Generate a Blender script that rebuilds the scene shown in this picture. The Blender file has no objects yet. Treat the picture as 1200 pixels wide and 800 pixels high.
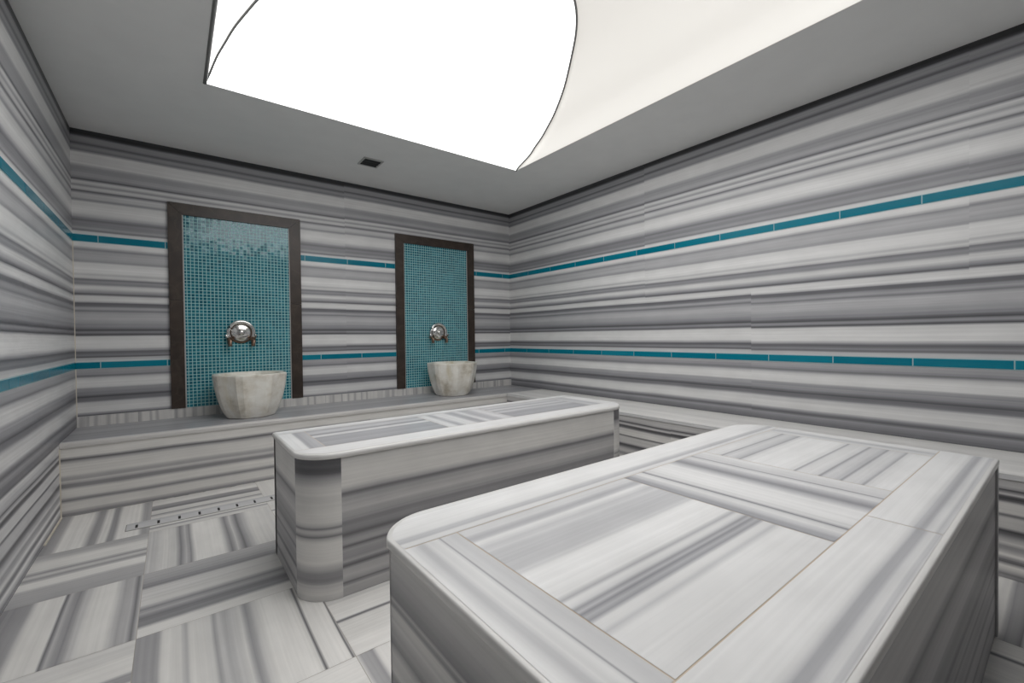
import bpy, math, random
from mathutils import Vector, Matrix

SC = bpy.context.scene
COL = SC.collection
R = math.radians

# ------------------------------------------------------------------ measured room (metres)
W = 3.477          # left wall at x = -W, right wall at x = 0
HC = 2.2975        # ceiling
YF = -4.75         # wall behind the photographer
UB, UT = 1.5825, 1.6325
LB, LT = 0.7680, 0.8150
LEDGE = 0.401
LEDGE_Y = -0.563
LEDGE_X = -0.483

# ------------------------------------------------------------------ stripe profiles of the marble: (position across the grain, albedo)
P = {}
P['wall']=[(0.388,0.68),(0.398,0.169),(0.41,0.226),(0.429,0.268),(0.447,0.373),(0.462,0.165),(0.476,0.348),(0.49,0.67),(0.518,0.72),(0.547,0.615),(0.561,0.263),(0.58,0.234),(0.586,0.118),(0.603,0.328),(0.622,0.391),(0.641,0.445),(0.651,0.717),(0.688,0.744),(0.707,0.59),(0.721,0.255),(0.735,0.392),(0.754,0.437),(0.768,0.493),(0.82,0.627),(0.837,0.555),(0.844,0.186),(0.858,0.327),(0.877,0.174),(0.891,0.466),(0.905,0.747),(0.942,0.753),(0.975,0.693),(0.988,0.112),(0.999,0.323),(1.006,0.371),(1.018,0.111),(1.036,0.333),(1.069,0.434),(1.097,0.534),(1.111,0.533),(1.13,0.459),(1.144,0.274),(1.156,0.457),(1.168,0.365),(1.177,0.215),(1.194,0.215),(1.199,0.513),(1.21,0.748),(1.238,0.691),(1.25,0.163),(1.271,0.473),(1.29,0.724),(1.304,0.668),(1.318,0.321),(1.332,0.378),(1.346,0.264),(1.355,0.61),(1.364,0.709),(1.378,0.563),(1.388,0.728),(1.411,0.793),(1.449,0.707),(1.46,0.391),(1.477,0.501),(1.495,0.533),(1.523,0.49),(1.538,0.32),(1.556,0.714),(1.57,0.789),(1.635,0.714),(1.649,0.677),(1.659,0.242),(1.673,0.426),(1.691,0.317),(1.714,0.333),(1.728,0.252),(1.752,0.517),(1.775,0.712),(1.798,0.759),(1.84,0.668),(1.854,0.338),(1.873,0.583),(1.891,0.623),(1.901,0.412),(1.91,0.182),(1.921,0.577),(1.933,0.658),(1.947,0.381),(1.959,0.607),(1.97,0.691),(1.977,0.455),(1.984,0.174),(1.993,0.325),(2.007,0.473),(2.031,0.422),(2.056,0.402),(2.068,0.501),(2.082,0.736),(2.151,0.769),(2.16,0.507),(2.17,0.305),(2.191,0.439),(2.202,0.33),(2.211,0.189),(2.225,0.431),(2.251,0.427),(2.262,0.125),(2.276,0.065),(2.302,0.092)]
P['ledge_front']=[(-0.005,0.435),(0.01,0.328),(0.02,0.451),(0.035,0.666),(0.069,0.666),(0.084,0.271),(0.094,0.435),(0.104,0.666),(0.144,0.687),(0.158,0.308),(0.173,0.348),(0.19,0.608),(0.2,0.376),(0.213,0.501),(0.227,0.687),(0.282,0.666),(0.297,0.435),(0.308,0.142),(0.316,0.435),(0.326,0.687),(0.371,0.707),(0.39,0.8)]
P['side_ledge_front']=[(0.007,0.372),(0.016,0.285),(0.029,0.585),(0.046,0.8),(0.062,0.191),(0.072,0.313),(0.088,0.8),(0.107,0.437),(0.12,0.372),(0.133,0.627),(0.153,0.437),(0.166,0.212),(0.179,0.117),(0.192,0.585),(0.231,0.585),(0.241,0.151),(0.25,0.687),(0.286,0.627),(0.296,0.212),(0.304,0.102),(0.312,0.17),(0.32,0.627),(0.33,0.313),(0.336,0.102),(0.341,0.372),(0.351,0.523),(0.39,0.508),(0.399,0.372),(0.409,0.102),(0.417,0.372)]
P['bench_front']=[(-0.023,0.381),(-0.01,0.466),(0.036,0.477),(0.049,0.2),(0.059,0.454),(0.078,0.524),(0.098,0.464),(0.111,0.185),(0.127,0.424),(0.143,0.343),(0.17,0.384),(0.181,0.211),(0.192,0.429),(0.212,0.378),(0.225,0.186),(0.244,0.329),(0.271,0.305),(0.29,0.428),(0.316,0.565),(0.339,0.532),(0.362,0.416),(0.376,0.205),(0.388,0.478),(0.407,0.715),(0.463,0.7),(0.502,0.639),(0.518,0.455)]
P['column']=[(-0.009,0.562),(0.029,0.663),(0.054,0.554),(0.073,0.314),(0.098,0.334),(0.114,0.454),(0.139,0.712),(0.211,0.745),(0.227,0.532),(0.234,0.239),(0.245,0.549),(0.255,0.577),(0.263,0.321),(0.27,0.526),(0.286,0.71),(0.411,0.657),(0.443,0.42),(0.462,0.174),(0.537,0.162)]
P['bench_end']=[(0.285,0.61),(0.32,0.582),(0.341,0.287),(0.358,0.42),(0.381,0.582),(0.41,0.682),(0.42,0.269),(0.429,0.542),(0.436,0.269),(0.458,0.365),(0.495,0.582),(0.518,0.638),(0.543,0.682)]
P['b2_tile_a']=[(-3.593,0.712),(-3.555,0.744),(-3.518,0.728),(-3.507,0.54),(-3.499,0.705),(-3.485,0.705),(-3.477,0.342),(-3.469,0.476),(-3.461,0.327),(-3.455,0.495),(-3.448,0.352),(-3.439,0.667),(-3.428,0.705),(-3.419,0.452),(-3.408,0.728),(-3.374,0.776),(-3.329,0.768),(-3.316,0.594),(-3.285,0.567),(-3.251,0.547),(-3.202,0.594),(-3.181,0.728),(-3.162,0.434),(-3.139,0.63)]
P['b2_tile_b']=[(-2.007,0.594),(-1.993,0.352),(-1.98,0.434),(-1.967,0.406),(-1.932,0.705),(-1.916,0.667),(-1.903,0.312),(-1.889,0.667),(-1.849,0.76),(-1.779,0.728),(-1.75,0.527),(-1.73,0.342),(-1.704,0.434),(-1.667,0.667),(-1.64,0.378),(-1.599,0.652),(-1.533,0.768)]
P['b2_tile_c']=[(-3.604,0.744),(-3.566,0.728),(-3.549,0.452),(-3.536,0.63),(-3.516,0.667),(-3.501,0.406),(-3.483,0.594),(-3.465,0.63),(-3.451,0.434),(-3.429,0.705),(-3.408,0.705),(-3.39,0.476),(-3.369,0.76),(-3.274,0.76),(-3.248,0.705),(-3.232,0.406),(-3.216,0.594),(-3.194,0.667),(-3.175,0.406),(-3.147,0.705),(-3.114,0.667)]
P['f00']=[(-3.478,0.359),(-3.437,0.425),(-3.42,0.76),(-3.344,0.76),(-3.317,0.346),(-3.297,0.398),(-3.283,0.721),(-3.262,0.721),(-3.251,0.334),(-3.232,0.411),(-3.219,0.76),(-3.144,0.76),(-3.124,0.411),(-3.082,0.446)]
P['f01']=[(-1.613,0.425),(-1.565,0.425),(-1.462,0.468),(-1.435,0.721),(-1.388,0.741),(-1.355,0.359),(-1.325,0.648),(-1.3,0.334),(-1.269,0.702),(-1.194,0.721),(-1.138,0.498),(-1.091,0.446)]
P['f02']=[(-3.451,0.334),(-3.402,0.359),(-3.384,0.693),(-3.317,0.693),(-3.31,0.225),(-3.299,0.498),(-3.275,0.316),(-3.252,0.546),(-3.226,0.693),(-3.174,0.721),(-3.147,0.468),(-3.12,0.498),(-3.106,0.235),(-3.096,0.562),(-3.085,0.562)]
P['f11']=[(-3.066,0.562),(-3.035,0.666),(-2.994,0.63),(-2.975,0.276),(-2.956,0.546),(-2.94,0.298),(-2.921,0.76),(-2.821,0.76),(-2.789,0.276),(-2.768,0.578),(-2.739,0.26),(-2.714,0.498),(-2.681,0.693),(-2.622,0.648)]
P['f12']=[(-2.075,0.721),(-2.011,0.693),(-1.993,0.334),(-1.943,0.245),(-1.91,0.468),(-1.88,0.298),(-1.848,0.648),(-1.729,0.604),(-1.705,0.26),(-1.655,0.411),(-1.585,0.483)]
P['f13']=[(-3.069,0.378),(-3.036,0.398),(-3.026,0.702),(-2.982,0.666),(-2.969,0.483),(-2.958,0.693),(-2.905,0.63),(-2.894,0.411),(-2.881,0.562),(-2.859,0.498),(-2.821,0.648),(-2.803,0.359),(-2.783,0.562),(-2.756,0.741),(-2.669,0.76),(-2.658,0.693),(-2.651,0.167),(-2.642,0.741),(-2.58,0.76),(-2.575,0.167),(-2.569,0.721),(-2.55,0.693)]
_low = [p for p in P['side_ledge_front'] if p[0] < 0.385]
P['wall'] = sorted(_low + P['wall'])
P['bench_end'] = sorted([(z, a) for z, a in P['bench_front'] if z < 0.28] + P['bench_end'])

def rand_profile(seed, v0, v1, light=0.72, busy=1.0):
    """bands of white, grey and dark marble of random width"""
    rg = random.Random(seed)
    v, out, kind = v0 - 0.05, [], 0
    while v < v1 + 0.05:
        kind = rg.choice([0, 0, 1, 2, 2, 3]) if kind == 0 else rg.choice([0, 0, 0, 1, 2])
        if kind == 0:
            w = rg.uniform(.03, .11) / busy; a = light * rg.uniform(.9, 1.05)
        elif kind == 1:
            w = rg.uniform(.015, .05) / busy; a = light * rg.uniform(.45, .6)
        elif kind == 2:
            w = rg.uniform(.006, .014); a = light * rg.uniform(.25, .42)
        else:
            w = rg.uniform(.02, .06); a = light * rg.uniform(.65, .8)
        e = min(.008, w * .3)
        out += [(v + e, a * rg.uniform(.95, 1.05)), (v + w - e, a)]
        v += w
    return out

def evalp(prof, v):
    if v <= prof[0][0]: return prof[0][1]
    for (a, x), (b, y) in zip(prof, prof[1:]):
        if v <= b:
            t = (v - a) / max(b - a, 1e-6)
            return x + (y - x) * t
    return prof[-1][1]

def tint(a, warm=0.0):
    a = .76 * (max(a, .01) / .76) ** 1.17
    k = min(1, max(0, (a - .12) / .55))
    cold = (.976, .976, 1.065); hot = (1.0, .992, .985)
    c = [cold[i] + (hot[i] - cold[i]) * k for i in range(3)]
    c = [c[0] * (1 + warm * .5), c[1], c[2] * (1 - warm)]
    return (a * c[0], a * c[1], a * c[2], 1)

# ------------------------------------------------------------------ mesh builder
class MB:
    def __init__(s): s.v = []; s.f = []; s.c = []; s.uv = []; s.mi = []; s.sm = []
    def vert(s, co, c=(.7, .69, .67, 1), uv=(0, 0)):
        s.v.append(tuple(co)); s.c.append(c); s.uv.append(uv); return len(s.v) - 1
    def face(s, ids, mi=0, smooth=False, toward=None):
        ids = list(ids)
        if toward is not None:
            a, b, c = (Vector(s.v[ids[0]]), Vector(s.v[ids[1]]), Vector(s.v[ids[2]]))
            n = (b - a).cross(c - a)
            if n.dot(Vector(toward)) < 0: ids.reverse()
        s.f.append(ids); s.mi.append(mi); s.sm.append(smooth)
    def poly(s, cos, c=(.7, .69, .67, 1), mi=0, toward=None):
        s.face([s.vert(p, c, (p[0] + p[1], p[2])) for p in cos], mi, False, toward)
    def box(s, a, b, c=(.7, .69, .67, 1), mi=0, skip=()):
        x0, y0, z0 = a; x1, y1, z1 = b
        F = {'-z': [(x0,y0,z0),(x0,y1,z0),(x1,y1,z0),(x1,y0,z0)], '+z': [(x0,y0,z1),(x1,y0,z1),(x1,y1,z1),(x0,y1,z1)],
             '-y': [(x0,y0,z0),(x1,y0,z0),(x1,y0,z1),(x0,y0,z1)], '+y': [(x0,y1,z0),(x0,y1,z1),(x1,y1,z1),(x1,y1,z0)],
             '-x': [(x0,y0,z0),(x0,y0,z1),(x0,y1,z1),(x0,y1,z0)], '+x': [(x1,y0,z0),(x1,y1,z0),(x1,y1,z1),(x1,y0,z1)]}
        for k, q in F.items():
            if k not in skip: s.poly(q, c, mi)
    def lattice(s, prof, v0, v1, mapf, nu, toward, shift=0.0, wave=0.0025, seed=0, smooth=False, gain=1.0, warm=0.0, umul=1.0, dense=0, micro=.075):
        """a slab of marble: stripes of the profile across v, running along u in 0..1"""
        vs = [v for v, a in ((p[0] + shift, p[1]) for p in prof) if v0 + .002 < v < v1 - .002]
        if dense: vs += [v0 + dense * i for i in range(1, int((v1 - v0) / dense))]
        vs = [v0] + sorted(vs) + [v1]
        rg = random.Random(seed * 7 + 1)
        fine = []; q = v0 + .003
        while micro and q < v1 - .003:
            fine.append(q); q += rg.uniform(.004, .011)
        vs = sorted(set(vs + fine))
        keep = [vs[0]]
        for q in vs[1:-1]:
            if q - keep[-1] > .0018 and vs[-1] - q > .0018: keep.append(q)
        vs = keep + [vs[-1]]
        rg = random.Random(seed); ph = [(rg.uniform(0, 6.28), rg.uniform(1.5, 4.5)) for _ in range(4)]
        grid = []; low = [v0] * (nu + 1)
        for i, v in enumerate(vs):
            a = min(.82, evalp(prof, v - shift) * gain)
            if micro: a = min(.82, a * (1 + rg.gauss(0, micro) * max(.16, 1.3 - a * 1.6)))
            row = []
            for j in range(nu + 1):
                u = j / nu
                w = 0 if i in (0, len(vs) - 1) else wave * (math.sin(ph[0][0] + u * umul * ph[0][1] + v * 2.3) + .5 * math.sin(ph[1][0] + u * umul * ph[1][1] * 2.1 + v * 7)
                     + .3 * math.sin(ph[2][0] + u * umul * ph[2][1] * 4 + v * 31))
                vv = min(v1, max(v0, v + w))
                if grid and i < len(vs) - 1: vv = min(v1, max(vv, low[j] + .0004))
                low[j] = vv
                row.append(s.vert(mapf(u, vv), tint(a, warm), (u * umul + seed * 1.37, v + seed * .61)))
            grid.append(row)
        for i in range(len(vs) - 1):
            for j in range(nu):
                s.face([grid[i][j], grid[i][j+1], grid[i+1][j+1], grid[i+1][j]], 0, smooth, toward)
    def ring(s, rings, closed=True, smooth=True, mi=0, cap0=False, cap1=False):
        """rings: lists of (co, colour)"""
        ids = [[s.vert(co, c, (k * .05, co[2])) for k, (co, c) in enumerate(r)] for r in rings]
        n = len(ids[0])
        for a, b in zip(ids, ids[1:]):
            for k in range(n if closed else n - 1):
                s.face([a[k], a[(k+1) % n], b[(k+1) % n], b[k]], mi, smooth)
        if cap0: s.face(list(reversed(ids[0])), mi)
        if cap1: s.face(ids[-1], mi)
    def tube(s, pts, r, n=10, c=(.5,.5,.5,1), mi=0, caps=True):
        rings = []
        for k, p in enumerate(pts):
            p = Vector(p); a = Vector(pts[max(0, k-1)]); b = Vector(pts[min(len(pts)-1, k+1)])
            t = (b - a).normalized()
            ref = Vector((0, 0, 1)) if abs(t.z) < .9 else Vector((1, 0, 0))
            x = t.cross(ref).normalized(); y = x.cross(t).normalized()
            rr = r[k] if isinstance(r, (list, tuple)) else r
            rings.append([(p + (x * math.cos(q) + y * math.sin(q)) * rr, c) for q in (6.28318 * i / n for i in range(n))])
        s.ring(rings, True, True, mi, caps, caps)
    def build(s, name, mats, parent=None, kind=None):
        me = bpy.data.meshes.new(name)
        me.from_pydata(s.v, [], s.f)
        mats = mats if isinstance(mats, (list, tuple)) else [mats]
        for m in mats: me.materials.append(m)
        me.polygons.foreach_set('material_index', s.mi)
        me.polygons.foreach_set('use_smooth', s.sm)
        at = me.color_attributes.new('stone', 'FLOAT_COLOR', 'POINT')
        at.data.foreach_set('color', [x for c in s.c for x in c])
        uv = me.uv_layers.new(name='grain')
        uv.data.foreach_set('uv', [x for l in me.loops for x in s.uv[l.vertex_index]])
        me.update()
        o = bpy.data.objects.new(name, me); COL.objects.link(o)
        if parent: o.parent = parent; o.matrix_parent_inverse = parent_inv(parent)
        if kind: o['kind'] = kind
        return o

def parent_inv(p):
    return Matrix.LocRotScale(p.location, p.rotation_euler, p.scale).inverted()

def thing(name, loc, label, cat, group=None):
    o = bpy.data.objects.new(name, None); COL.objects.link(o)
    o.location = loc; o.empty_display_size = .1
    o['label'] = label; o['category'] = cat
    if group: o['group'] = group
    return o

# ------------------------------------------------------------------ materials
def mat(name):
    m = bpy.data.materials.new(name); m.use_nodes = True
    nt = m.node_tree; return m, nt, nt.nodes['Principled BSDF']

def N(nt, t, **k):
    n = nt.nodes.new(t)
    for a, b in k.items():
        if a.startswith('i_'): n.inputs[a[2:].replace('_', ' ')].default_value = b
        else: setattr(n, a, b)
    return n

def stone_mat(name, rough=.32, fine=.10, coat=0.0):
    m, nt, b = mat(name); L = nt.links.new
    at = N(nt, 'ShaderNodeVertexColor'); at.layer_name = 'stone'
    uv = N(nt, 'ShaderNodeUVMap'); uv.uv_map = 'grain'
    mp = N(nt, 'ShaderNodeMapping'); mp.inputs['Scale'].default_value = (1.3, 95, 1)
    L(uv.outputs[0], mp.inputs[0])
    n1 = N(nt, 'ShaderNodeTexNoise', i_Scale=1.0, i_Detail=3.0, i_Roughness=.6); L(mp.outputs[0], n1.inputs['Vector'])
    mp2 = N(nt, 'ShaderNodeMapping'); mp2.inputs['Scale'].default_value = (6, 14, 1)
    L(uv.outputs[0], mp2.inputs[0])
    n2 = N(nt, 'ShaderNodeTexNoise', i_Scale=1.0, i_Detail=4.0); L(mp2.outputs[0], n2.inputs['Vector'])
    r1 = N(nt, 'ShaderNodeMapRange'); r1.inputs['From Min'].default_value = .3; r1.inputs['From Max'].default_value = .7
    r1.inputs['To Min'].default_value = 1 - fine; r1.inputs['To Max'].default_value = 1 + fine; L(n1.outputs[0], r1.inputs[0])
    r2 = N(nt, 'ShaderNodeMapRange'); r2.inputs['From Min'].default_value = .3; r2.inputs['From Max'].default_value = .7
    r2.inputs['To Min'].default_value = .95; r2.inputs['To Max'].default_value = 1.04; L(n2.outputs[0], r2.inputs[0])
    mu = N(nt, 'ShaderNodeMath', operation='MULTIPLY'); L(r1.outputs[0], mu.inputs[0]); L(r2.outputs[0], mu.inputs[1])
    vm = N(nt, 'ShaderNodeVectorMath', operation='SCALE'); L(at.outputs[0], vm.inputs[0]); L(mu.outputs[0], vm.inputs['Scale'])
    L(vm.outputs[0], b.inputs['Base Color'])
    r3 = N(nt, 'ShaderNodeMapRange'); r3.inputs['To Min'].default_value = rough - .06; r3.inputs['To Max'].default_value = rough + .08
    L(n2.outputs[0], r3.inputs[0]); L(r3.outputs[0], b.inputs['Roughness'])
    b.inputs['IOR'].default_value = 1.42
    return m

def plain(name, col, rough=.5, metal=0.0, var=.0, scale=20.0):
    m, nt, b = mat(name); L = nt.links.new
    b.inputs['Roughness'].default_value = rough; b.inputs['Metallic'].default_value = metal
    if var:
        tc = N(nt, 'ShaderNodeTexCoord'); n = N(nt, 'ShaderNodeTexNoise', i_Scale=scale, i_Detail=4.0)
        L(tc.outputs['Object'], n.inputs['Vector'])
        cr = N(nt, 'ShaderNodeValToRGB')
        cr.color_ramp.elements[0].position = .3; cr.color_ramp.elements[1].position = .7
        cr.color_ramp.elements[0].color = tuple(max(0, c * (1 - var)) for c in col) + (1,)
        cr.color_ramp.elements[1].color = tuple(min(1, c * (1 + var)) for c in col) + (1,)
        L(n.outputs[0], cr.inputs[0]); L(cr.outputs[0], b.inputs['Base Color'])
    else: b.inputs['Base Color'].default_value = tuple(col) + (1,)
    return m

def attr_mat(name, rough, ior=1.5):
    m, nt, b = mat(name)
    at = N(nt, 'ShaderNodeVertexColor'); at.layer_name = 'stone'
    nt.links.new(at.outputs[0], b.inputs['Base Color'])
    b.inputs['Roughness'].default_value = rough; b.inputs['IOR'].default_value = ior
    return m

def glow(name, col, s):
    m, nt, b = mat(name)
    b.inputs['Base Color'].default_value = (.42, .42, .41, 1); b.inputs['Roughness'].default_value = .7
    b.inputs['Emission Color'].default_value = col + (1,); b.inputs['Emission Strength'].default_value = s
    return m

def veined(name, base, vein, rough, scale, amount):
    m, nt, b = mat(name); L = nt.links.new
    tc = N(nt, 'ShaderNodeTexCoord')
    n0 = N(nt, 'ShaderNodeTexNoise', i_Scale=scale, i_Detail=5.0); L(tc.outputs['Object'], n0.inputs['Vector'])
    ad = N(nt, 'ShaderNodeVectorMath', operation='MULTIPLY_ADD')
    ad.inputs[1].default_value = (.35, .35, .35); L(n0.outputs['Color'], ad.inputs[0]); L(tc.outputs['Object'], ad.inputs[2])
    v = N(nt, 'ShaderNodeTexVoronoi', feature='DISTANCE_TO_EDGE', i_Scale=scale * 1.4); L(ad.outputs[0], v.inputs['Vector'])
    cr = N(nt, 'ShaderNodeValToRGB'); cr.color_ramp.elements[0].position = 0; cr.color_ramp.elements[1].position = .05
    cr.color_ramp.elements[0].color = (amount,) * 3 + (1,); cr.color_ramp.elements[1].color = (0, 0, 0, 1)
    L(v.outputs['Distance'], cr.inputs[0])
    n1 = N(nt, 'ShaderNodeTexNoise', i_Scale=scale * 3, i_Detail=5.0); L(tc.outputs['Object'], n1.inputs['Vector'])
    c2 = N(nt, 'ShaderNodeValToRGB'); c2.color_ramp.elements[0].position = .35; c2.color_ramp.elements[1].position = .7
    c2.color_ramp.elements[0].color = tuple(x * .75 for x in base) + (1,); c2.color_ramp.elements[1].color = tuple(x * 1.25 for x in base) + (1,)
    L(n1.outputs[0], c2.inputs[0])
    mx = N(nt, 'ShaderNodeMix', data_type='RGBA'); L(cr.outputs[0], mx.inputs[0]); L(c2.outputs[0], mx.inputs[6]); mx.inputs[7].default_value = vein + (1,)
    L(mx.outputs[2], b.inputs['Base Color']); b.inputs['Roughness'].default_value = rough
    return m

def basin_mat():
    m, nt, b = mat('onyx_marble'); L = nt.links.new
    tc = N(nt, 'ShaderNodeTexCoord')
    n1 = N(nt, 'ShaderNodeTexNoise', i_Scale=7.0, i_Detail=6.0, i_Roughness=.6); L(tc.outputs['Object'], n1.inputs['Vector'])
    c1 = N(nt, 'ShaderNodeValToRGB'); e = c1.color_ramp.elements
    e[0].position = .33; e[0].color = (.52, .47, .38, 1); e[1].position = .6; e[1].color = (.86, .84, .78, 1)
    k = c1.color_ramp.elements.new(.45); k.color = (.74, .70, .62, 1)
    L(n1.outputs[0], c1.inputs[0])
    mp = N(nt, 'ShaderNodeMapping'); mp.inputs['Scale'].default_value = (9, 9, 2.2); L(tc.outputs['Object'], mp.inputs[0])
    n2 = N(nt, 'ShaderNodeTexNoise', i_Scale=1.0, i_Detail=3.0); L(mp.outputs[0], n2.inputs['Vector'])
    c2 = N(nt, 'ShaderNodeValToRGB'); c2.color_ramp.elements[0].position = .58; c2.color_ramp.elements[1].position = .72
    c2.color_ramp.elements[0].color = (0, 0, 0, 1); c2.color_ramp.elements[1].color = (.6, .6, .6, 1); L(n2.outputs[0], c2.inputs[0])
    mx = N(nt, 'ShaderNodeMix', data_type='RGBA'); L(c2.outputs[0], mx.inputs[0]); L(c1.outputs[0], mx.inputs[6]); mx.inputs[7].default_value = (.60, .52, .34, 1)
    L(mx.outputs[2], b.inputs['Base Color']); b.inputs['Roughness'].default_value = .35
    return m

def mosaic_mat():
    m, nt, b = mat('glass_mosaic'); L = nt.links.new
    PITCH = .0232
    uv = N(nt, 'ShaderNodeUVMap'); uv.uv_map = 'grain'
    sc = N(nt, 'ShaderNodeVectorMath', operation='SCALE'); sc.inputs['Scale'].default_value = 1 / PITCH; L(uv.outputs[0], sc.inputs[0])
    fl = N(nt, 'ShaderNodeVectorMath', operation='FLOOR'); L(sc.outputs[0], fl.inputs[0])
    fr = N(nt, 'ShaderNodeVectorMath', operation='FRACTION'); L(sc.outputs[0], fr.inputs[0])
    sx = N(nt, 'ShaderNodeSeparateXYZ'); L(fr.outputs[0], sx.inputs[0])
    def edge(o):
        a = N(nt, 'ShaderNodeMath', operation='SUBTRACT'); a.inputs[1].default_value = .5; L(o, a.inputs[0])
        c = N(nt, 'ShaderNodeMath', operation='ABSOLUTE'); L(a.outputs[0], c.inputs[0]); return c
    mxx = N(nt, 'ShaderNodeMath', operation='MAXIMUM'); L(edge(sx.outputs[0]).outputs[0], mxx.inputs[0]); L(edge(sx.outputs[1]).outputs[0], mxx.inputs[1])
    gr = N(nt, 'ShaderNodeMath', operation='GREATER_THAN'); gr.inputs[1].default_value = .405; L(mxx.outputs[0], gr.inputs[0])
    wn = N(nt, 'ShaderNodeTexWhiteNoise', noise_dimensions='2D'); L(fl.outputs[0], wn.inputs['Vector'])
    # paper-backed sheets of tiles differ a little from one another
    s2 = N(nt, 'ShaderNodeVectorMath', operation='SCALE'); s2.inputs['Scale'].default_value = 1 / 6.0; L(fl.outputs[0], s2.inputs[0])
    f2 = N(nt, 'ShaderNodeVectorMath', operation='FLOOR'); L(s2.outputs[0], f2.inputs[0])
    w2 = N(nt, 'ShaderNodeTexWhiteNoise', noise_dimensions='2D'); L(f2.outputs[0], w2.inputs['Vector'])
    ad = N(nt, 'ShaderNodeMath', operation='MULTIPLY_ADD'); ad.inputs[1].default_value = .35; L(w2.outputs[0], ad.inputs[0])
    m1 = N(nt, 'ShaderNodeMath', operation='MULTIPLY'); m1.inputs[1].default_value = .65; L(wn.outputs[0], m1.inputs[0]); L(m1.outputs[0], ad.inputs[2])
    cr = N(nt, 'ShaderNodeValToRGB'); e = cr.color_ramp.elements
    e[0].position = 0; e[0].color = (.008, .105, .15, 1); e[1].position = 1; e[1].color = (.034, .235, .30, 1)
    k = e.new(.5); k.color = (.018, .165, .22, 1); L(ad.outputs[0], cr.inputs[0])
    mx = N(nt, 'ShaderNodeMix', data_type='RGBA'); L(gr.outputs[0], mx.inputs[0]); L(cr.outputs[0], mx.inputs[6]); mx.inputs[7].default_value = (.34, .60, .60, 1)
    L(mx.outputs[2], b.inputs['Base Color'])
    rr = N(nt, 'ShaderNodeMapRange'); rr.inputs['To Min'].default_value = .10; rr.inputs['To Max'].default_value = .6; L(gr.outputs[0], rr.inputs[0]); L(rr.outputs[0], b.inputs['Roughness'])
    # each glass chip sits at its own slight tilt
    ge = N(nt, 'ShaderNodeNewGeometry')
    su = N(nt, 'ShaderNodeVectorMath', operation='SUBTRACT'); su.inputs[1].default_value = (.5, .5, .5); L(wn.outputs['Color'], su.inputs[0])
    s3 = N(nt, 'ShaderNodeVectorMath', operation='SCALE'); s3.inputs['Scale'].default_value = .04; L(su.outputs[0], s3.inputs[0])
    aa = N(nt, 'ShaderNodeVectorMath', operation='ADD'); L(s3.outputs[0], aa.inputs[0]); L(ge.outputs['Normal'], aa.inputs[1])
    no = N(nt, 'ShaderNodeVectorMath', operation='NORMALIZE'); L(aa.outputs[0], no.inputs[0]); L(no.outputs[0], b.inputs['Normal'])
    b.inputs['IOR'].default_value = 1.55
    return m

M = dict(
    marble=stone_mat('striped_marble', .36, .055), polished=stone_mat('polished_striped_marble', .32, .04), floor=stone_mat('floor_marble', .38, .05),
    paint=plain('ceiling_paint', (.80, .80, .79), .8, 0, .02, 6), frame=veined('brown_marble', (.040, .027, .020), (.10, .075, .055), .38, 4, .22),
    basin=basin_mat(), mosaic=mosaic_mat(), band=attr_mat('teal_glass_tile', .2, 1.38), chrome=plain('chrome', (.78, .77, .75), .14, 1.0),
    bronze=plain('tarnished_metal', (.22, .15, .11), .35, .85, .3, 30), dark=plain('dark_metal_and_hole_shade', (.012, .012, .012), .6),
    seam=plain('grey_seam_profile', (.15, .15, .145), .5), silicone=plain('aged_silicone', (.66, .61, .52), .55, 0, .1, 15), grout_grey=plain('grey_grout', (.30, .29, .27), .7), grey=plain('grey_plastic', (.45, .45, .44), .5),
    glow_back=glow('lit_fabric_white', (1.0, .997, .99), 3.1), glow_front=glow('lit_fabric_bright', (1.0, .997, .99), 3.5), glow_side=glow('lit_fabric_cream', (1.0, .955, .885), .60), glow_left=glow('lit_fabric_pale', (1, .99, .97), 1.6),
)
GROUT = (.62, .52, .41, 1)
LIGHT = tint(.72)

# ------------------------------------------------------------------ room shell
JA = [-1.775, -3.575, -5.2]; JC = [-2.585, -4.385]
def split(lo, hi, joints):
    js = sorted(j for j in joints if lo < j < hi)
    e = [lo] + js + [hi]
    return list(zip(e, e[1:]))

def wall(name, mapf, lo, hi, toward, ja, jc, seed, outer):
    b = MB(); k = 0
    MID_U, MID_L = (UB + UT) / 2, (LB + LT) / 2
    for z0, z1, js in ((0, MID_L, jc), (MID_L, 1.222, jc), (1.222, MID_U, ja), (MID_U, HC, ja)):
        for u0, u1 in split(lo, hi, js):
            k += 1
            rg = random.Random(seed * 31 + k)
            b.lattice(P['wall'], z0, z1, lambda u, v, u0=u0, u1=u1: mapf(u0 + (u1 - u0) * u, v), max(2, int((u1 - u0) / .12)), toward,
                      shift=rg.uniform(-.005, .005), wave=.0015, seed=seed * 17 + k, umul=u1 - u0)
    b.box(*outer, c=(.3, .3, .3, 1), skip=({(1,0): '-x', (0,1): '-y'}.get((0,0), ''),))
    return b.build(name, M['marble'], kind='structure')
T = .12; G = .002
wall('wall_right', lambda u, z: (0, u, z), YF, 0, (-1, 0, 0), JA, JC, 1, ((G, YF - T, 0), (T, T, HC)))
wall('wall_left', lambda u, z: (-W, u, z), YF, 0, (1, 0, 0), [-2.0, -3.8], [-2.3, -4.1], 2, ((-W - T, YF - T, 0), (-W - G, T, HC)))
wall('wall_back', lambda u, z: (u, 0, z), -W, 0, (0, -1, 0), [-1.79], [-1.79], 3, ((-W, G, 0), (0, T, HC)))
wall('wall_front', lambda u, z: (u, YF, z), -W, 0, (0, 1, 0), [-1.79], [-2.4, -.9], 4, ((-W, YF - T, 0), (0, YF - G, HC)))

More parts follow.
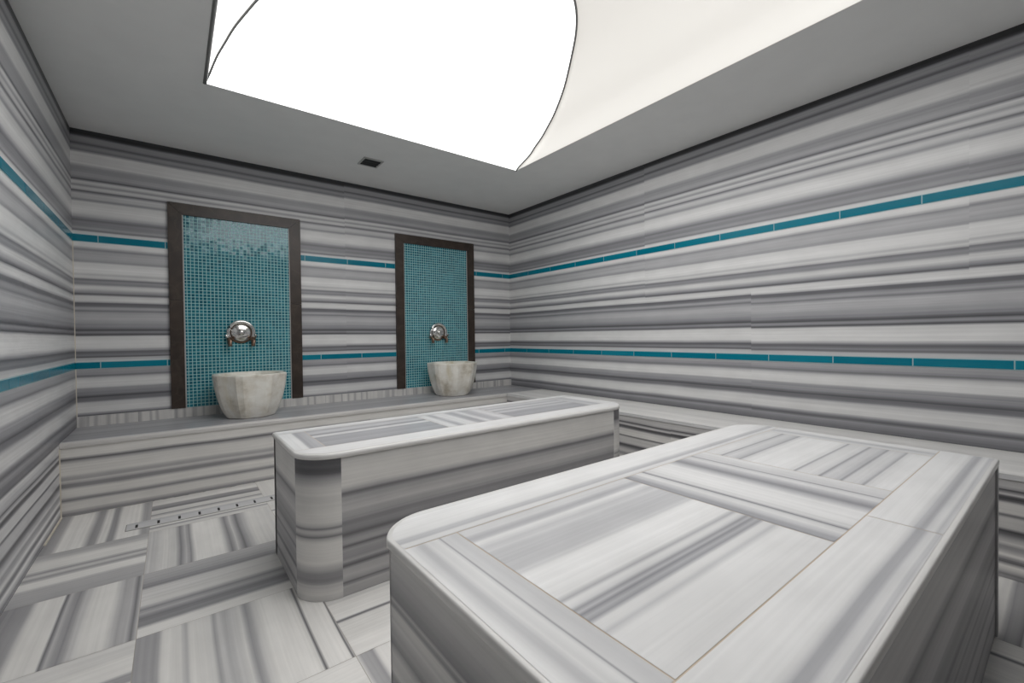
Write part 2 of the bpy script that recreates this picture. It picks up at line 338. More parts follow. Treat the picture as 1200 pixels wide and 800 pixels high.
# floor: square slabs laid basket-weave, grain turning a quarter from one to the next
fb = MB()
fb.box((-W, YF, -.10), (0, 0, -.0012), c=(.42, .38, .33, 1))
xs = [-W, -3.095, -2.570, -2.045, -1.520, -0.995, -0.470, 0]
ys = [0, -.56, -1.09, -1.58, -2.065, -2.58, -3.09, -3.60, -4.11, -4.62, YF]
CUST = {(0, 1): 'f00', (0, 2): 'f01', (0, 3): 'f02', (1, 2): 'f11', (1, 3): 'f12', (1, 4): 'f13'}
for c in range(7):
    for r in range(10):
        g = .0008
        x0, x1, y0, y1 = xs[c] + g, xs[c+1] - g, ys[r+1] + g, ys[r] - g
        along_y = (c + r - 1) % 2 == 0
        key = CUST.get((c, r)); sd = c * 13 + r * 7 + 5
        if along_y:
            pr = P[key] if key else rand_profile(sd, x0, x1)
            fb.lattice(pr, x0, x1, lambda u, v: (v, y0 + (y1 - y0) * u, 0), 5, (0, 0, 1), wave=.0025, seed=sd, umul=.5, warm=.03)
        else:
            pr = P[key] if key else rand_profile(sd, y0, y1)
            fb.lattice(pr, y0, y1, lambda u, v: (x0 + (x1 - x0) * u, v, 0), 5, (0, 0, 1), wave=.0025, seed=sd, umul=.5, warm=.03)
fb.build('floor', M['floor'], kind='structure')

# unseen dark door, added behind the photographer to dim the foreground bench's front
db = MB(); db.box((-2.75, YF + .001, .004), (-1.85, YF + .045, 2.06)); dd = db.build('added_door_1', plain('dark_door', (.035, .024, .018), .45, 0, .2, 8), kind='structure')
db = MB(); db.tube([(-1.93, YF + .045, 1.02), (-1.93, YF + .085, 1.02), (-2.05, YF + .085, 1.02)], .009, 10); db.build('added_door_handle', M['chrome'], dd)

# ceiling with its rectangular opening
OX0, OX1, OY1 = -2.832, -0.741, -1.077
OY0 = OY1 - 2.66
cb = MB()
for a, b_ in (((-W, OY1), (0, 0)), ((-W, YF), (0, OY0)), ((-W, OY0), (OX0, OY1)), ((OX1, OY0), (0, OY1))):
    cb.box((a[0], a[1], HC), (b_[0], b_[1], HC + .012))
cb.build('ceiling', M['paint'], kind='structure')

# ------------------------------------------------------------------ lit fabric vault in the opening
dome = thing('fabric_skylight', ((OX0 + OX1) / 2, (OY0 + OY1) / 2, HC), 'large glowing white fabric vault set into the rectangular ceiling opening', 'skylight')
SE = [(0, 0, 0), (.014, .05, .014), (.040, .211, .044), (.066, .31, .070), (.096, .423, .096), (.138, .54, .124), (.182, .651, .151), (.27, .83, .207), (.385, 1.01, .268), (.49, 1.15, .305), (.60, 1.25, .331), (.72, 1.31, .345), (.88, 1.328, .354), (1.0455, 1.33, .358)]
def catmull(p, n=4):
    out = []
    for i in range(len(p) - 1):
        a, b, c, d = (Vector(p[max(0, i-1)]), Vector(p[i]), Vector(p[i+1]), Vector(p[min(len(p)-1, i+2)]))
        for k in range(n):
            t = k / n
            out.append(b + (c - a) * (.5 * t) + (a * 2 - b * 5 + c * 4 - d) * (.5 * t * t) + (b * 3 - a - c * 3 + d) * (.5 * t ** 3))
    return out + [Vector(p[-1])]
SE = catmull(SE)
def corner(a, b, h, i): return ((OX0 + a if i in (0, 3) else OX1 - a), (OY1 - b if i in (0, 1) else OY0 + b), HC + h)
for (i, j), mt in (((0, 1), 'glow_back'), ((1, 2), 'glow_side'), ((2, 3), 'glow_front'), ((3, 0), 'glow_left')):
    b = MB(); rows = []
    for a, q, h in SE:
        p0, p1 = Vector(corner(a, q, h, i)), Vector(corner(a, q, h, j))
        rows.append([b.vert(p0.lerp(p1, k / 12)) for k in range(13)])
    for r0, r1 in zip(rows, rows[1:]):
        for k in range(12): b.face([r0[k], r0[k+1], r1[k+1], r1[k]], 0, True, (0, 0, -1))
    o = b.build('fabric_panel', M[mt], dome)
    sm = o.modifiers.new('Solidify', 'SOLIDIFY'); sm.thickness = .003; sm.offset = -1
for i in range(4):
    b = MB(); b.tube([Vector(corner(a, q, h, i)) + Vector((0, 0, -.002)) for a, q, h in SE], .0065, 8)
    b.build('seam_strip', M['seam'], dome)
b = MB(); b.tube([(OX0 + .004, OY1 - .002, HC + .001), (OX0 + .004, OY0 + .002, HC + .001)], .009, 8)
b.build('edge_trim', M['seam'], dome)

# ------------------------------------------------------------------ teal glass bands
def teal_tile(b, mapf, u0, u1, z0, z1, pale):
    c = (.001 + .01 * pale, .185 + .12 * pale, .265 + .14 * pale, 1)  # glass tone differs at random from tile to tile
    q = [mapf(u0, z0, .004), mapf(u1, z0, .004), mapf(u1, z1, .004), mapf(u0, z1, .004)]
    w = [mapf(u0, z0, 0), mapf(u1, z0, 0), mapf(u1, z1, 0), mapf(u0, z1, 0)]
    ctr = Vector(mapf((u0 + u1) / 2, (z0 + z1) / 2, 1)) - Vector(mapf((u0 + u1) / 2, (z0 + z1) / 2, 0))
    b.poly(q, c, 0, ctr)
    for k in range(4): b.poly([q[k], q[(k+1) % 4], w[(k+1) % 4], w[k]], c, 0, None)
def band(name, mapf, spans, seed):
    b = MB(); rg = random.Random(seed)
    for z0, z1, segs in spans:
        for lo, hi, start in segs:
            g = [mapf(lo, z0, .0015), mapf(hi, z0, .0015), mapf(hi, z1, .0015), mapf(lo, z1, .0015)]
            ctr = Vector(mapf(lo, z0, 1)) - Vector(mapf(lo, z0, 0))
            b.poly(g, (.42, .60, .62, 1), 0, ctr)
            for k in range(4):
                q0 = g[k]; q1 = g[(k+1) % 4]
                f0 = mapf((lo, hi, hi, lo)[k], (z0, z0, z1, z1)[k], 0); f1 = mapf((lo, hi, hi, lo)[(k+1) % 4], (z0, z0, z1, z1)[(k+1) % 4], 0)
                b.poly([q0, q1, f1, f0], (.42, .60, .62, 1))
            js = [j for j in (start + .3423 * k for k in range(-20, 20)) if lo + .01 < j < hi - .01]
            e = [lo] + sorted(js) + [hi]
            for a, c in zip(e, e[1:]):
                teal_tile(b, mapf, a + .0025, c - .0025, z0 + .004, z1 - .004, rg.choice([0, 0, 0, .12, .2, -.1]))
    return b.build(name, M['band'], kind='structure')
NX = [(-3.000, -2.150), (-1.338, -0.480)]
bsegs = [(-W, NX[0][0], -3.357), (NX[0][1], NX[1][0], -1.773), (NX[1][1], 0, -.10)]
bsegl = [(-W, NX[0][0], -3.359), (NX[0][1], NX[1][0], -1.66), (NX[1][1], 0, -.42)]
band('trim_1', lambda u, z, d: (-d, u, z), [(UB, UT, [(YF, 0, -2.383)]), (LB, LT, [(YF, 0, -2.349)])], 1)
band('trim_2', lambda u, z, d: (u, -d, z), [(UB, UT, bsegs), (LB, LT, bsegl)], 2)
band('trim_3', lambda u, z, d: (-W + d, u, z), [(UB, UT, [(YF, 0, -1.139)]), (LB, LT, [(YF, 0, -1.447)])], 3)
band('trim_4', lambda u, z, d: (u, YF + d, z), [(z0, z1, [(-W, -2.76, -3.2), (-1.84, 0, -1.7)]) for z0, z1 in ((UB, UT), (LB, LT))], 4)
# silicone beads in the corners on the left
b = MB()
b.box((-W, -.004, LEDGE + .065), (-W + .004, 0, UB), c=LIGHT)
b.box((-W, -.96, 0), (-W + .007, LEDGE_Y, .006)); b.box((-W, LEDGE_Y - .005, 0), (-W + .005, LEDGE_Y, LEDGE - .03))
b.build('trim_5', M['silicone'], kind='structure')

# ------------------------------------------------------------------ ledges
lg = thing('marble_ledge', (-W / 2, LEDGE_Y, 0), 'low striped marble ledge along the back wall carrying both basins', 'ledge')
NT = .028
b = MB(); fy = LEDGE_Y + .008
for x0, x1, k in ((-W, -1.79, 1), (-1.79, -.001, 2)):
    b.lattice(P['ledge_front'], .001, LEDGE - NT, lambda u, v: (x0 + (x1 - x0) * u, fy, v), 14, (0, -1, 0), seed=40 + k, umul=1.7, warm=.035)
b.box((-W + .001, fy + .0005, .001), (-.001, fy + .03, LEDGE - NT), c=(.4, .4, .4, 1))
b.build('front_panel', M['marble'], lg)
b = MB(); b.box((-W + .001, fy, LEDGE - NT), (-.001, -.001, LEDGE - .001), c=LIGHT)
TOPP = [(-.60, .60), (-.545, .62), (-.52, .55), (-.505, .28), (-.49, .40), (-.45, .42), (-.40, .38), (-.34, .42), (-.31, .30), (-.29, .42), (-.2, .45), (-.15, .36), (-.1, .42), (0, .40)]
b.lattice(TOPP, LEDGE_Y + .012, -.001, lambda u, v: (-W + .001 + (W - .002) * u, v, LEDGE), 26, (0, 0, 1), seed=45, umul=3.4)
b.build('top_slab', M['polished'], lg)
b = MB(); pr = [(LEDGE_Y - 0, LEDGE - NT), (LEDGE_Y, LEDGE - .010), (LEDGE_Y + .003, LEDGE - .003), (LEDGE_Y + .012, LEDGE)]
b.ring([[((x, y, z), tint(.58, .05)) for y, z in pr] for x in (-W + .001, -.001)], False)
b.poly([(-W + .001, LEDGE_Y, LEDGE - NT), (-.001, LEDGE_Y, LEDGE - NT), (-.001, LEDGE_Y + .02, LEDGE - NT), (-W + .001, LEDGE_Y + .02, LEDGE - NT)], LIGHT, 0, (0, 0, -1))
b.build('nosing', M['polished'], lg)
b = MB(); rg = random.Random(8); xx = -W
while xx < -.03:
    x1 = min(-.001, xx + rg.choice([.30, .30, .45]))
    b.lattice([(v, .60 + .45 * (a - .5)) for v, a in rand_profile(int(-xx * 1000), xx, x1, .62, 2.2)], xx + .001, x1, lambda u, v: (v, -.015, LEDGE + .066 * u), 1, (0, -1, 0), seed=int(-xx * 50), umul=.1, warm=.03)
    b.poly([(xx, -.015, LEDGE + .066), (x1, -.015, LEDGE + .066), (x1, 0, LEDGE + .066), (xx, 0, LEDGE + .066)], tint(.5), 0, (0, 0, 1))
    xx = x1
b.build('baseboard_back', M['polished'], kind='structure')

sl = thing('marble_ledge', (LEDGE_X / 2, (LEDGE_Y + YF) / 2, 0), 'low striped marble ledge along the right wall behind both benches', 'ledge')
b = MB(); fx = LEDGE_X + .004
for y0, y1, k in ((YF, -4.1, 1), (-4.1, -2.3, 2), (-2.3, LEDGE_Y, 3)):
    b.lattice(P['side_ledge_front'], .001, LEDGE - .02, lambda u, v: (fx, y0 + (y1 - y0) * u, v), 14, (-1, 0, 0), seed=50 + k, umul=1.7, warm=.035)
b.box((fx + .0005, YF + .001, .001), (fx + .03, LEDGE_Y, LEDGE - .02), c=(.4, .4, .4, 1))
b.build('front_panel', M['marble'], sl)
b = MB(); b.box((LEDGE_X, YF + .001, LEDGE - .02), (-.001, LEDGE_Y - .001, LEDGE - .0008), c=tint(.62))
SP = [(LEDGE_X, .74), (-.44, .78), (-.36, .72), (-.3, .78), (-.22, .70), (-.15, .78), (-.08, .76), (-.03, .72), (0, .68)]
b.lattice(SP, LEDGE_X + .0005, -.001, lambda u, v: (v, YF + .001 + (LEDGE_Y - YF - .002) * u, LEDGE), 20, (0, 0, 1), seed=57, umul=4, warm=.02)
b.build('top_slab', M['polished'], sl)

# ------------------------------------------------------------------ benches
CORN = ((0, 1, 1, 1), (2, 1, -1, 1), (2, 3, -1, -1), (0, 3, 1, -1))
def arc_corner(rect, k, r, d, n=11):
    """corner k of a slab: a plain corner, or an arc tangent to the long side that meets the end at an edge; r = (along the side, along the end)"""
    ix, iy, sx, sy = CORN[k]
    cx, cy = rect[ix] + sx * d, rect[iy] + sy * d
    rx, ry = r
    if rx < .03:
        pts = [(cx + sx * .001, cy)] * 1 + [(cx, cy + sy * .001)]
        pts = [(cx + sx * .0012 * (1 - q / (n - 1)), cy + sy * .0012 * q / (n - 1)) for q in range(n)]
    else:
        rx -= d * .6; ry -= d * .3
        rr = (rx * rx + ry * ry) / (2 * ry); am = math.asin(min(1, rx / rr))
        pts = [(cx + sx * (rx - rr * math.sin(am * q / (n - 1))), cy + sy * (rr - rr * math.cos(am * q / (n - 1)))) for q in range(n)]
    if k in (0, 2): pts.reverse()
    return pts            # counter-clockwise
def outline(rect, rad, d):
    return [p for k in range(4) for p in arc_corner(rect, k, rad[k], d)]

def bench(rect, zt, rad, tiles, label, profs, seed, thick, rb):
    x0, y0, x1, y1 = rect
    th = thing('marble_bench', ((x0 + x1) / 2, (y0 + y1) / 2, 0), label, 'bench', None)
    b = MB()
    steps = [(.012, zt - thick - .003), (.003, zt - thick), (0, zt - thick + .003), (0, zt - rb), (rb * .2, zt - rb * .42), (rb * .55, zt - rb * .13), (.012, zt - .0006)]
    side = tint(.72, .02)
    b.ring([[((x, y, z), side) for x, y in outline(rect, rad, d)] for d, z in steps], True)
    b.poly([(x, y, zt - .0006) for x, y in outline(rect, rad, .012)], GROUT, 0, (0, 0, 1))
    b.poly([(x, y, zt - thick - .003) for x, y in outline(rect, rad, .012)], side, 0, (0, 0, -1))
    def xlim(y, d=.010):
        lo, hi = x0 + d, x1 - d
        for k in range(4):
            if rad[k][0] < .03: continue
            ps = sorted(arc_corner(rect, k, rad[k], d, 25), key=lambda p: p[1])
            if ps[0][1] <= y <= ps[-1][1]:
                for (xa_, ya_), (xb_, yb) in zip(ps, ps[1:]):
                    if ya_ <= y <= yb:
                        x = xa_ + (xb_ - xa_) * (y - ya_) / max(yb - ya_, 1e-9)
                        if CORN[k][2] > 0: lo = max(lo, x)
                        else: hi = min(hi, x)
                        break
        return lo, hi
    for k, (kind, tx0, tx1, ty0, ty1, pr, sh) in enumerate(tiles):
        g = .0013
        ty0 = max(ty0, y0 + .0104) + (g if ty0 > y0 + .02 else 0); ty1 = min(ty1, y1 - .0104) - (g if ty1 < y1 - .02 else 0)
        sd = seed * 20 + k
        if kind == 'x':
            def mp(u, v):
                lo, hi = xlim(v); a = max(lo, tx0 + g); c = min(hi, tx1 - g); return (a + (c - a) * u, v, zt)
            b.lattice(pr, ty0, ty1, mp, 6 if tx1 - tx0 < .7 else 16, (0, 0, 1), shift=sh, wave=.0014, seed=sd, umul=min(x1, tx1) - max(x0, tx0), dense=.004 if (ty0 < y0 + .02 or ty1 > y1 - .02) else 0)
        else:
            ax0 = max(tx0 + g, x0 + .009); ax1 = min(tx1 - g, x1 - .009)
            b.lattice(pr, ax0, ax1, lambda u, v: (v, ty0 + (ty1 - ty0) * u, zt), 6, (0, 0, 1), shift=sh, wave=.002, seed=sd, umul=ty1 - ty0)
    b.build('top_slab', M['polished'], th)
    d = .006; zb = zt - thick
    (r00, e00), (r10, e10), (r11, e11), (r01, e01) = rad
    X0, Y0, X1, Y1 = x0 + d, y0 + d, x1 - d, y1 - d
    def panel(name, mapf, inner, toward, pr, sd, ln, sh=0, gain=1.0):
        b = MB()
        b.lattice(pr, .001, zb, mapf, 10, toward, shift=sh, wave=.0018, seed=sd, umul=ln, warm=.03, gain=gain)
        b.box(*inner, c=(.35, .35, .35, 1)); b.build(name, M['marble'], th)
    e = .0006
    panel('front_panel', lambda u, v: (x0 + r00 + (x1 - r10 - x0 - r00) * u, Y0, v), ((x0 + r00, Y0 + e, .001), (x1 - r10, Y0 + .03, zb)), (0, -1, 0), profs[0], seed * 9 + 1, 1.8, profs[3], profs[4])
    panel('back_panel', lambda u, v: (x0 + r01 + (x1 - r11 - x0 - r01) * u, Y1, v), ((x0 + r01, Y1 - .03, .001), (x1 - r11, Y1 - e, zb)), (0, 1, 0), profs[0], seed * 9 + 2, 1.8)
    panel('end_panel', lambda u, v: (X0, y0 + e00 + (y1 - e01 - y0 - e00) * u, v), ((X0 + e, y0 + e00, .001), (X0 + .03, y1 - e01, zb)), (-1, 0, 0), profs[1], seed * 9 + 3, .5)
    panel('end_panel', lambda u, v: (X1, y0 + e10 + (y1 - e11 - y0 - e10) * u, v), ((X1 - .03, y0 + e10, .001), (X1 - e, y1 - e11, zb)), (1, 0, 0), profs[1], seed * 9 + 4, .5)
    for k in range(4):
        if rad[k][0] < .03: continue
        b = MB(); ps = arc_corner(rect, k, rad[k], d - .0015, 13)
        sx, sy = CORN[k][2], CORN[k][3]
        def mp(u, v):
            q = min(11.999, u * 12); i = int(q); a, c = ps[i], ps[i + 1]
            return (a[0] + (c[0] - a[0]) * (q - i), a[1] + (c[1] - a[1]) * (q - i), v)
        b.lattice(profs[2], .001, zb, mp, 12, (-sx, -sy, 0), wave=.001, seed=seed * 9 + 10 + k, umul=.15, smooth=True, warm=.03)
        p, q = ps[0], ps[-1]; ctr = (max(p[0], q[0]) if sx > 0 else min(p[0], q[0]), max(p[1], q[1]) if sy > 0 else min(p[1], q[1]))
        for w_ in (p, q):
            tw = (w_[0] - ctr[0], w_[1] - ctr[1])
            b.poly([(ctr[0], ctr[1], .001), (w_[0], w_[1], .001), (w_[0], w_[1], zb), (ctr[0], ctr[1], zb)], LIGHT, 0, (-tw[1], tw[0], 0))
        b.build('corner_column', M['marble'], th)
    return th

WHITE = lambda a, b, l=.75: [(a, l), ((a + b) / 2, l * 1.02), (b, l * .97)]
def lin_strip(a, b, items): return [(a + (b - a) * t, v) for t, v in items]

# bench by the basins
B1 = (-2.645, -2.256, -0.841, -1.709)
xa, xb, xc, xd = -2.53, -1.99, -1.61, -1.04
yb_, yf_ = -1.79, -2.130
grey_run = lin_strip(yf_, yb_, [(0, .42), (.12, .47), (.3, .43), (.45, .48), (.52, .40), (.55, .72), (.64, .74), (.69, .30), (.74, .48), (.82, .64), (.9, .56), (1, .46)])
cross = lin_strip(xb, xc, [(0, .72), (.1, .76), (.18, .48), (.26, .74), (.38, .76), (.45, .5), (.52, .45), (.6, .74), (.7, .5), (.8, .55), (.88, .72), (1, .6)])
run2 = lin_strip(yf_, yb_, [(0, .44), (.2, .5), (.35, .42), (.5, .68), (.58, .42), (.7, .70), (.8, .46), (.9, .68), (1, .5)])
lstrip = lin_strip(-2.645, xa, [(0, .74), (.48, .76), (.56, .42), (.75, .46), (1, .55)])
rstrip = lin_strip(xd, -.841, [(0, .55), (.2, .6), (.4, .5), (.6, .72), (1, .74)])
fstrip = lin_strip(-2.256, yf_, [(0, .72), (.5, .76), (1, .74)])
bstrip = lin_strip(yb_, -1.709, [(0, .60), (.4, .68), (.6, .74), (1, .74)])
grey_run, cross, run2 = ([(v, a * .9) for v, a in q] for q in (grey_run, cross, run2))
tiles1 = [('x', -3, 0, -2.256, yf_, fstrip, 0), ('x', -3, 0, yb_, -1.709, bstrip, 0), ('y', -2.645, xa, yf_, yb_, lstrip, 0), ('x', xa, xb, yf_, yb_, grey_run, 0),
          ('y', xb, xc, yf_, yb_, cross, 0), ('x', xc, xd, yf_, yb_, run2, 0), ('y', xd, -.841, yf_, yb_, rstrip, 0)]
bench(B1, .535, ((.135, .112), (.135, .112), (.006, .001), (.006, .001)), tiles1, 'striped marble bench nearer the basins, rounded columns at its front corners', (P['bench_front'], P['bench_front'], P['column'], 0, 1.0), 3, .022, .010)

# bench in the foreground
def crisp(prof):
    out = []
    for i, (v, a) in enumerate(prof):
        if 0 < i < len(prof) - 1 and a < prof[i-1][1] - .1 and a < prof[i+1][1] - .1:
            l, r = prof[i-1], prof[i+1]
            if v - l[0] > .012: out.append((v - .006, a + (l[1] - a) * .7))
            out.append((v, a * .8))
            if r[0] - v > .012: out.append((v + .006, a + (r[1] - a) * .7))
        else: out.append((v, a))
    return out
P['b2_tile_b'] = crisp(P['b2_tile_b']); P['b2_tile_c'] = crisp(P['b2_tile_c'])
B2 = (-2.655, -3.745, -0.949, -2.962)
yb2, yf2 = -3.115, -3.612
bs2 = lin_strip(yb2, -2.962, [(0, .66), (.1, .70), (.16, .50), (.25, .56), (.33, .74), (.6, .77), (1, .76)])
fs2 = lin_strip(-3.745, yf2, [(0, .60), (.05, .68), (.12, .52), (.17, .68), (.24, .58), (.28, .42), (.36, .44), (.42, .66), (.5, .74), (1, .76)])
ls2 = lin_strip(-2.655, -2.531, [(0, .72), (.15, .72), (.3, .54), (.38, .56), (.46, .70), (.55, .66), (.62, .70), (.665, .60), (.69, .30), (.715, .60), (.8, .62), (.9, .56), (1, .55)])
rs2 = lin_strip(-1.07, -.949, [(0, .7), (.3, .62), (.45, .5), (.55, .66), (.75, .74), (1, .74)])
tiles2 = [('x', -3, -1.79, -3.745, yf2, fs2, 0), ('x', -1.79, 0, -3.745, yf2, fs2, 0.002), ('x', -3, 0, yb2, -2.962, bs2, 0), ('y', -2.655, -2.531, yf2, yb2, ls2, 0),
          ('x', -2.531, -1.99, yf2, yb2, P['b2_tile_a'], 0), ('y', -1.99, -1.56, yf2, yb2, P['b2_tile_b'], 0), ('x', -1.56, -1.07, yf2, yb2, P['b2_tile_c'], 0), ('y', -1.07, -.949, yf2, yb2, rs2, 0)]
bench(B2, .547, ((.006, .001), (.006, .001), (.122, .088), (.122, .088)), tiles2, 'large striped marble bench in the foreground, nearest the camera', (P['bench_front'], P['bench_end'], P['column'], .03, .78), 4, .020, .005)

# ------------------------------------------------------------------ framed mosaic panels
def mosaic_panel(x0, x1, label):
    z0, z1, fw, d = LEDGE + .066, 1.912, .080, .020
    t = thing('mosaic_panel', ((x0 + x1) / 2, 0, z0), label, 'wall panel')
    zi = z1 - fw; j = 1.227; g = .0012
    def piece(name, poly):
        b = MB(); f = [(x, -d, z) for x, z in poly]; k = [(x, -.0005, z) for x, z in poly]
        b.poly(f, toward=(0, -1, 0)); b.poly(k, toward=(0, 1, 0))
        cx = sum(p[0] for p in poly) / 4; cz = sum(p[1] for p in poly) / 4
        for i in range(4):
            q = [f[i], f[(i+1) % 4], k[(i+1) % 4], k[i]]
            mx = (q[0][0] + q[1][0]) / 2 - cx; mz = (q[0][2] + q[1][2]) / 2 - cz
            b.poly(q, toward=(mx, 0, mz))
        b.build(name, M['frame'], t)
    piece('frame_head', [(x0 + g, z1), (x1 - g, z1), (x1 - fw - g, zi), (x0 + fw + g, zi)])
    for s, xo in ((1, x0), (-1, x1)):
        piece('frame_jamb', [(xo, z1 - g), (xo + s * fw, zi - g), (xo + s * fw, j + g), (xo, j + g)])
        piece('frame_jamb', [(xo, j - g), (xo + s * fw, j - g), (xo + s * fw, z0), (xo, z0)])
    b = MB(); a, c = x0 + fw - .002, x1 - fw + .002
    ids = [b.vert((x, -.008, z), uv=(x - a, z - z0)) for x, z in ((a, z0), (c, z0), (c, zi + .002), (a, zi + .002))]
    b.face(ids, 0, False, (0, -1, 0)); b.box((a, -.0075, z0), (c, -.0005, zi), c=(.3, .4, .4, 1), mi=1)
    b.build('mosaic', [M['mosaic'], M['grey']], t)
    for xe in (x0 + fw + .004, x1 - fw - .004):
        b = MB(); b.box((xe - .004, -.011, z0), (xe + .004, -.0085, zi)); b.build('grout_line', M['grey'], t)
mosaic_panel(NX[0][0], NX[0][1], 'teal mosaic wall panel in brown marble frame, left one, nearer the left wall')
mosaic_panel(NX[1][0], NX[1][1], 'teal mosaic wall panel in brown marble frame, right one, nearer the right wall')

# ------------------------------------------------------------------ carved basins
def basin(cx, cy, label, turn):
    t = thing('marble_basin', (cx, cy, LEDGE), label, 'basin')
    def octa(r, z):
        out = []
        for k in range(8):
            for s, f in ((-5.2, 1), (5.2, 1), (22.5, .955 if z > .27 else .940)):
                a = R(22.5 + 45 * k + s + turn)
                out.append(((cx + r * f * math.cos(a), cy + r * f * math.sin(a), LEDGE + z), (.6, .6, .6, 1)))
        return out
    prof = [(.140, 0), (.150, .006), (.163, .03), (.178, .065), (.192, .105), (.204, .15), (.214, .20), (.221, .25), (.226, .292), (.2255, .300), (.220, .304),
            (.192, .303), (.187, .297), (.18, .25), (.16, .18), (.12, .13), (.06, .11), (.008, .105)]
    b = MB(); b.ring([octa(r * 1.04, z) for r, z in prof], True, False, 0, True, True)
    b.build('bowl', M['basin'], t)
    b = MB(); rr = [[((cx + r * math.cos(a), cy + r * math.sin(a), LEDGE + z), (1,) * 4) for a in (6.28318 * k / 16 for k in range(16))] for r, z in ((.022, .114), (.02, .117), (.004, .117))]
    b.ring(rr, True, True, 0, True, True); b.build('drain_plug', M['chrome'], t)
basin(-2.550, -.258, 'cream veined marble basin below the left mosaic panel', 0)
basin(-.892, -.258, 'cream veined marble basin below the right mosaic panel', 0)

# ------------------------------------------------------------------ taps
def tap(cx, cz, label):
    t = thing('wall_tap', (cx, 0, cz), label, 'tap')
    y = -.008
    def lathe(name, prof, m, n=28, ox=0, oz=0):
        b = MB(); b.ring([[((cx + ox + r * math.cos(a), y - d, cz + oz + r * math.sin(a)), (.7,) * 4) for a in (6.28318 * k / n for k in range(n))] for r, d in prof], True, True, 0, True, True)
        return b.build(name, m, t)
    lathe('back_plate', [(.080, 0), (.082, .004), (.080, .010), (.074, .012), (.066, .010)], M['bronze'])
    lathe('face_disc', [(.064, .010), (.066, .018), (.063, .024), (.052, .030), (.036, .035), (.022, .037)], M['chrome'])
    lathe('centre_knob', [(.020, .035), (.021, .041), (.018, .048), (.010, .053), (.002, .054)], M['chrome'], 20)
    b = MB(); arc = []
    for k in range(25):
        a = R(-28 + 236 * k / 24); arc.append((cx + .083 * math.cos(a), y - .022, cz + .083 * math.sin(a)))
    b.tube(arc, .013, 10); b.build('hood_ring', M['chrome'], t)
    for s in (-1, 1):
        b = MB(); b.tube([(cx + s * .074, y - .006, cz - .045), (cx + s * .076, y - .035, cz - .050), (cx + s * .076, y - .048, cz - .066), (cx + s * .074, y - .050, cz - .090), (cx + s * .074, y - .050, cz - .102)], [.018, .018, .016, .013, .015], 12)
        sp = b.build('spout', M['bronze'], t)
        b = MB(); b.tube([(cx + s * .078, y - .035, cz - .042), (cx + s * .094, y - .040, cz - .030), (cx + s * .098, y - .042, cz - .014)], [.010, .008, .010], 10)
        b.build('lever', M['chrome'], sp)
tap(-2.576, .998, 'round chrome tap with two spouts on the left mosaic panel')
tap(-.912, .990, 'round chrome tap with two spouts on the right mosaic panel')

# ------------------------------------------------------------------ ceiling vent
v = thing('ceiling_vent', (-1.755, -.55, HC), 'small square dark air vent in the ceiling near the back wall', 'vent')
vx0, vx1, vy0, vy1 = -1.832, -1.682, -.632, -.476
b = MB(); e = .012
for a, c in (((vx0, vy0), (vx1, vy0 + e)), ((vx0, vy1 - e), (vx1, vy1)), ((vx0, vy0 + e), (vx0 + e, vy1 - e)), ((vx1 - e, vy0 + e), (vx1, vy1 - e))):
    b.box((a[0], a[1], HC - .008), (c[0], c[1], HC - .0005))
b.build('frame', M['grey'], v)
b = MB(); b.box((vx0 + e, vy0 + e, HC - .003), (vx1 - e, vy1 - e, HC - .0006)); b.build('opening', M['dark'], v)  # near-black plate, its colour stands in for the shade inside the vent
for k in range(3):
    yy = vy0 + .036 + .042 * k
    b = MB(); b.poly([(vx0 + e, yy, HC - .003), (vx1 - e, yy, HC - .003), (vx1 - e, yy + .016, HC - .009), (vx0 + e, yy + .016, HC - .009)], toward=(0, -1, -1))
    o = b.build('slat', M['dark'], v); sm = o.modifiers.new('Solidify', 'SOLIDIFY'); sm.thickness = .0015

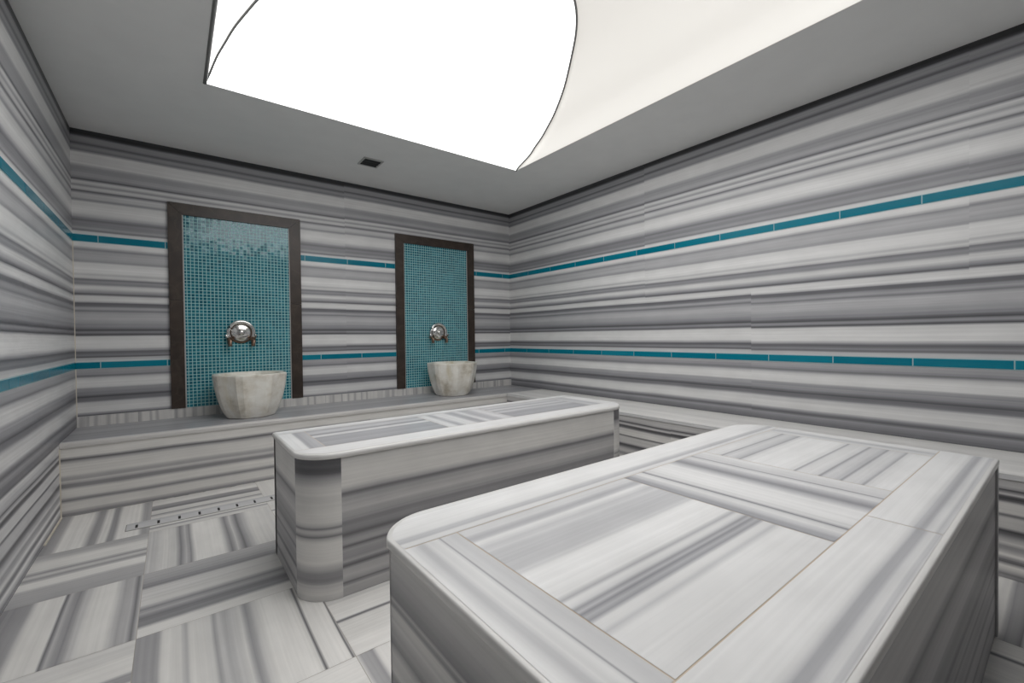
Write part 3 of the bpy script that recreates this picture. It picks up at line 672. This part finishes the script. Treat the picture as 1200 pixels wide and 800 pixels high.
# ------------------------------------------------------------------ drain in the floor
dr = thing('floor_drain', (-2.75, -.94, 0), 'long marble drain strip with small slots in the floor beside the ledge', 'drain')
b = MB(); dx0, dx1, dy0, dy1 = -3.187, -2.40, -1.000, -.905
hd = .004; c = tint(.50)
sy0, sy1 = dy0 + .012, dy0 + .066
b.box((dx0, sy1, .0005), (dx1, dy1, hd), c=tint(.55)); b.box((dx0, dy0, .0005), (dx1, sy0, hd), c=tint(.62))
xx = dx0
for k in range(9):
    sx = -3.148 + .0873 * k
    b.box((xx, sy0, .0005), (sx - .0055, sy1, hd), c=tint(.6)); xx = sx + .0055
b.box((xx, sy0, .0005), (dx1, sy1, hd), c=tint(.6))
b.build('cover', M['floor'], dr)
b = MB(); b.box((dx0 + .01, sy0 - .003, .0004), (dx1 - .01, sy1 + .003, .0012)); b.build('channel', M['dark'], dr)  # black strip under the slots, shade of the channel put into its colour
b = MB()
for q in (((dx0 - .004, dy0 - .004), (dx1, dy0)), ((dx0 - .004, dy1), (dx1, dy1 + .004)), ((dx0 - .004, dy0), (dx0, dy1))):
    b.box((q[0][0], q[0][1], .0003), (q[1][0], q[1][1], .0015))
b.build('grout_line', M['grout_grey'], dr)

# ------------------------------------------------------------------ camera, world, view
cam = bpy.data.cameras.new('camera'); co = bpy.data.objects.new('camera', cam); COL.objects.link(co)
cam.sensor_fit = 'HORIZONTAL'; cam.sensor_width = 36; cam.lens = 36 * 514.95 / 1200; cam.clip_start = .02
p_, r_, ya = -.0131, -.012, .6578
fwd = Vector((math.sin(ya) * math.cos(p_), math.cos(ya) * math.cos(p_), math.sin(p_)))
rt = Vector((math.cos(ya), -math.sin(ya), 0)); up = rt.cross(fwd)
rt2 = rt * math.cos(r_) + up * math.sin(r_); up2 = up * math.cos(r_) - rt * math.sin(r_)
mw = Matrix((rt2, up2, -fwd)).transposed().to_4x4(); mw.translation = (-2.9869, -3.8988, .95)
co.matrix_world = mw; SC.camera = co

w = bpy.data.worlds.new('World'); SC.world = w; w.use_nodes = True
w.node_tree.nodes['Background'].inputs[0].default_value = (.02, .02, .02, 1)
SC.view_settings.view_transform = 'Standard'; SC.view_settings.look = 'None'
SC.view_settings.gamma = 1; SC.view_settings.use_curve_mapping = False
SC.view_settings.exposure = 0.0
SC.cycles.max_bounces = 10; SC.cycles.diffuse_bounces = 7; SC.cycles.use_denoising = True
